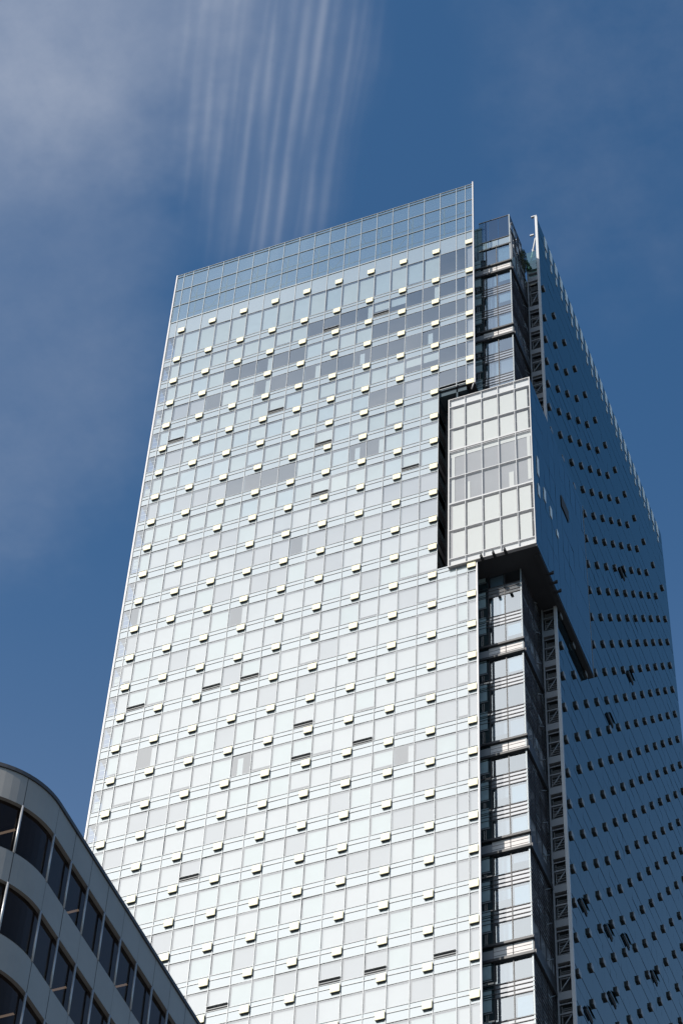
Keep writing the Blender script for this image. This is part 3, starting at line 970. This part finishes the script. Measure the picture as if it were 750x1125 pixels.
# ceiling lights seen through the office glass (each hangs from the ceiling: a thing of its own)
lights = [((-1.15, -49.85), 0, 'lit tan strip light behind the topmost window of the rounded corner'),
          ((-.75, -45.1), 0, 'lit tan strip light behind the third flat window past the rounded corner, top storey'),
          ((-.75, -40.6), 0, 'lit tan strip light in the top office storey, the one nearest the glass tower'),
          ((-.75, -45.1), 1, 'lit tan strip light behind a flat window of the second office storey'),
          ((-.75, -48.3), 2, 'lit tan strip light behind the lowest window of the rounded corner')]
for (x, y), fl, lab in lights:
    zc = OZ - PIT * fl - 1.50
    mb = MB()
    mb.box(x - .6, x + .35, y - .14, y + .14, zc - .10, zc - .004, 0)
    mb.face([(x - .55, y - .06, zc - .102), (x - .55, y + .06, zc - .102), (x + .3, y + .06, zc - .102), (x + .3, y - .06, zc - .102)], 1)
    tag(mb.build('ceiling_light', [M['fixture'], M['lamp']]), lab, 'ceiling light', 'office ceiling lights')

# ------------------------------------------------------------ street level
mb = MB(); mb.face([(-6000, -6000, 0), (6000, -6000, 0), (6000, 6000, 0), (-6000, 6000, 0)])
tag(mb.build('ground', M['earth'], origin=(0, 0, 0)), kind='structure')
mb = MB()
mb.face([(12, -400, .004), (24, -400, .004), (24, 400, .004), (12, 400, .004)])
mb.face([(-400, -9.2, .008), (12, -9.2, .008), (12, -2.2, .008), (-400, -2.2, .008)])
tag(mb.build('road', M['asphalt'], origin=(0, 0, 0)), kind='structure')
mb = MB()
mb.box(4.6, 12, -2.2, 300, 0.0, .13); mb.box(1.0, 12, -300, -9.2, 0.0, .13); mb.box(24, 60, -300, 300, 0, .13)
tag(mb.build('pavement', M['paving'], origin=(0, 0, 0)), kind='structure')
mb = MB()
for k in range(-60, 60): mb.face([(17.9, k * 6.0, .012), (18.1, k * 6.0, .012), (18.1, k * 6.0 + 2.5, .012), (17.9, k * 6.0 + 2.5, .012)])
tag(mb.build('road_markings', M['paint'], origin=(0, 0, 0)), kind='structure')

# -------------------------------------------------------------------- sun
SUN_EL = math.radians(36.0)
SUN_AZ = math.radians(211.0)                # from +Y towards +X
sd = Vector((math.sin(SUN_AZ) * math.cos(SUN_EL), math.cos(SUN_AZ) * math.cos(SUN_EL), math.sin(SUN_EL)))
ld = bpy.data.lights.new('sun', 'SUN'); ld.energy = 3.7; ld.angle = math.radians(0.5); ld.color = (1.0, 0.94, 0.85)
lo = bpy.data.objects.new('sun', ld); COL.objects.link(lo)
lo.rotation_euler = (-sd).to_track_quat('-Z', 'Y').to_euler()
lo.location = (0, -60, 300)

# -------------------------------------------------------------------- sky
W = bpy.data.worlds.new('World'); S.world = W; W.use_nodes = True
g = NT(W.node_tree)
bg = W.node_tree.nodes['Background']
SKY = 0.080
bg.inputs[1].default_value = SKY
sky = g.n('ShaderNodeTexSky', sky_type='NISHITA', sun_disc=False, sun_elevation=SUN_EL, sun_rotation=SUN_AZ, air_density=1.0, dust_density=0.6, ozone_density=3.0)
tint = g.n('ShaderNodeMix', data_type='RGBA', blend_type='MULTIPLY', i_0=1.0)    # white balance of the clear sky
g.l(sky.outputs[0], tint.inputs[6]); tint.inputs[7].default_value = (0.60, 0.97, 1.13, 1)
tc = g.n('ShaderNodeTexCoord').outputs['Generated']
sep = g.n('ShaderNodeSeparateXYZ'); g.l(tc, sep.inputs[0])
dx, dy, dz = sep.outputs
zc = g.math('MAXIMUM', dz, 0.05)
px, py = g.math('DIVIDE', dx, zc), g.math('DIVIDE', dy, zc)     # position on a flat cloud layer
# along / across the cirrus streaks
u = g.math('ADD', g.math('MULTIPLY', px, 0.875), g.math('MULTIPLY', py, 0.48))
v = g.math('ADD', g.math('MULTIPLY', px, -0.48), g.math('MULTIPLY', py, 0.875))
comb = g.n('ShaderNodeCombineXYZ'); g.l(px, comb.inputs[0]); g.l(py, comb.inputs[1])
P = comb.outputs[0]
cs = g.n('ShaderNodeCombineXYZ')
g.l(g.math('MULTIPLY', u, 1.0), cs.inputs[0]); g.l(g.math('MULTIPLY', v, 0.045), cs.inputs[1])
n_broad = g.noise(P, 7.0, 5.0, 0.6)
n_fine = g.noise(P, 26.0, 5.0, 0.62)
wob = g.n('ShaderNodeCombineXYZ'); g.l(g.math('ADD', u, g.math('MULTIPLY', g.math('SUBTRACT', n_broad, 0.5), 0.006)), wob.inputs[0]); g.l(g.math('MULTIPLY', v, 0.06), wob.inputs[1])
st = g.math('MULTIPLY_ADD', g.noise(wob.outputs[0], 150.0, 1.0, 0.4), 0.75, g.math('MULTIPLY', n_fine, 0.25))
ph = g.math('MULTIPLY_ADD', u, 2 * math.pi / 0.0066, g.math('MULTIPLY', g.math('SUBTRACT', n_broad, 0.5), 3.5))
st = g.math('MULTIPLY', g.smooth(st, 0.30, 0.75), g.math('MULTIPLY_ADD', g.math('SINE', ph), 0.30, 0.55))


def blob(cu, cv, ru, rv, wob=0.25):
    a = g.math('DIVIDE', g.math('SUBTRACT', u, cu), ru); b = g.math('DIVIDE', g.math('SUBTRACT', v, cv), rv)
    d = g.math('ADD', g.math('MULTIPLY', a, a), g.math('MULTIPLY', b, b))
    d = g.math('ADD', d, g.math('MULTIPLY', g.math('SUBTRACT', n_broad, 0.5), wob * 4))
    return g.smooth(d, 0.0, 1.25, 1.0, 0.0)


streak_mask = blob(0.004, 0.530, 0.050, 0.13, 0.30)
streaks = g.math('MULTIPLY', streak_mask, g.math('MULTIPLY_ADD', st, 0.24, 0.08))
h1 = g.math('MULTIPLY', blob(-0.135, 0.50, 0.16, 0.13, 0.3), g.math('MULTIPLY_ADD', n_fine, 0.20, 0.17))
h2 = g.math('MULTIPLY', blob(-0.12, 0.68, 0.10, 0.20, 0.5), g.math('MULTIPLY_ADD', n_fine, 0.12, 0.05))
h3 = g.math('MULTIPLY', blob(0.155, 0.50, 0.08, 0.14, 0.8), g.math('MULTIPLY_ADD', n_fine, 0.12, -0.03))
h4 = g.math('MULTIPLY', g.smooth(dz, 0.84, 0.50), 0.20)
cir = g.math('ADD', g.math('ADD', streaks, h1), g.math('ADD', h2, g.math('ADD', g.math('MAXIMUM', h3, 0.0), h4)), clamp=True)
# bright haze and cloud bank low in the sun's half of the sky, behind the camera
sdot = g.n('ShaderNodeVectorMath', operation='DOT_PRODUCT'); g.l(tc, sdot.inputs[0]); sdot.inputs[1].default_value = sd
ang = g.math('ARCCOSINE', g.math('MINIMUM', sdot.outputs['Value'], 1.0))
glow = g.smooth(g.math('ADD', ang, g.math('MULTIPLY', g.math('SUBTRACT', n_broad, .5), .10)), math.radians(27), math.radians(7))
az = g.math('MULTIPLY_ADD', dx, -0.42, g.math('MULTIPLY', dy, -0.907))          # towards the sunlit cloud bank
hz = g.math('SQRT', g.math('MAXIMUM', g.math('SUBTRACT', 1.0, g.math('MULTIPLY', dz, dz)), 0.0001))
side = g.smooth(g.math('DIVIDE', az, hz), 0.55, 0.88)
n_bank = g.noise(tc, 3.5, 4.0, 0.55)
veil = g.math('MULTIPLY', g.smooth(dz, 0.97, 0.86), 0.045)
puff = g.smooth(g.math('ADD', dz, g.math('MULTIPLY', g.math('SUBTRACT', n_bank, .5), .20)), 0.87, 0.715)
bank = g.math('MULTIPLY', g.math('MULTIPLY', side, g.smooth(dz, 0.30, 0.50)), g.math('ADD', veil, g.math('MULTIPLY', puff, 0.87)))
mx1 = g.n('ShaderNodeMix', data_type='RGBA'); g.l(cir, mx1.inputs[0]); g.l(tint.outputs[2], mx1.inputs[6]); mx1.inputs[7].default_value = (5.6, 5.9, 6.6, 1)
mx2 = g.n('ShaderNodeMix', data_type='RGBA'); g.l(g.math('MULTIPLY', bank, 0.95), mx2.inputs[0]); g.l(mx1.outputs[2], mx2.inputs[6]); mx2.inputs[7].default_value = (12.5, 12.6, 13.1, 1)
mx3 = g.n('ShaderNodeMix', data_type='RGBA'); g.l(g.math('MULTIPLY', glow, 0.8), mx3.inputs[0]); g.l(mx2.outputs[2], mx3.inputs[6]); mx3.inputs[7].default_value = (18.0, 17.8, 17.6, 1)
g.l(mx3.outputs[2], bg.inputs[0])

# ----------------------------------------------------------------- camera
cd = bpy.data.cameras.new('camera'); co = bpy.data.objects.new('camera', cd); COL.objects.link(co)
cd.sensor_fit = 'VERTICAL'; cd.sensor_height = 36.0; cd.lens = F_PX / 1125 * 36.0
cd.clip_start = 0.5; cd.clip_end = 12000
r0, r1, r2 = (Vector(q) for q in R)
mat = Matrix(((r0.x, -r1.x, -r2.x, CAM.x), (r0.y, -r1.y, -r2.y, CAM.y), (r0.z, -r1.z, -r2.z, CAM.z), (0, 0, 0, 1)))
co.matrix_world = mat
S.camera = co

S.view_settings.view_transform = 'Standard'
S.view_settings.look = 'None'
S.view_settings.exposure = 0.52
S.view_settings.gamma = 1.0
S.view_settings.use_curve_mapping = False
S.cycles.max_bounces = 8
S.cycles.transparent_max_bounces = 12
S.cycles.use_denoising = True
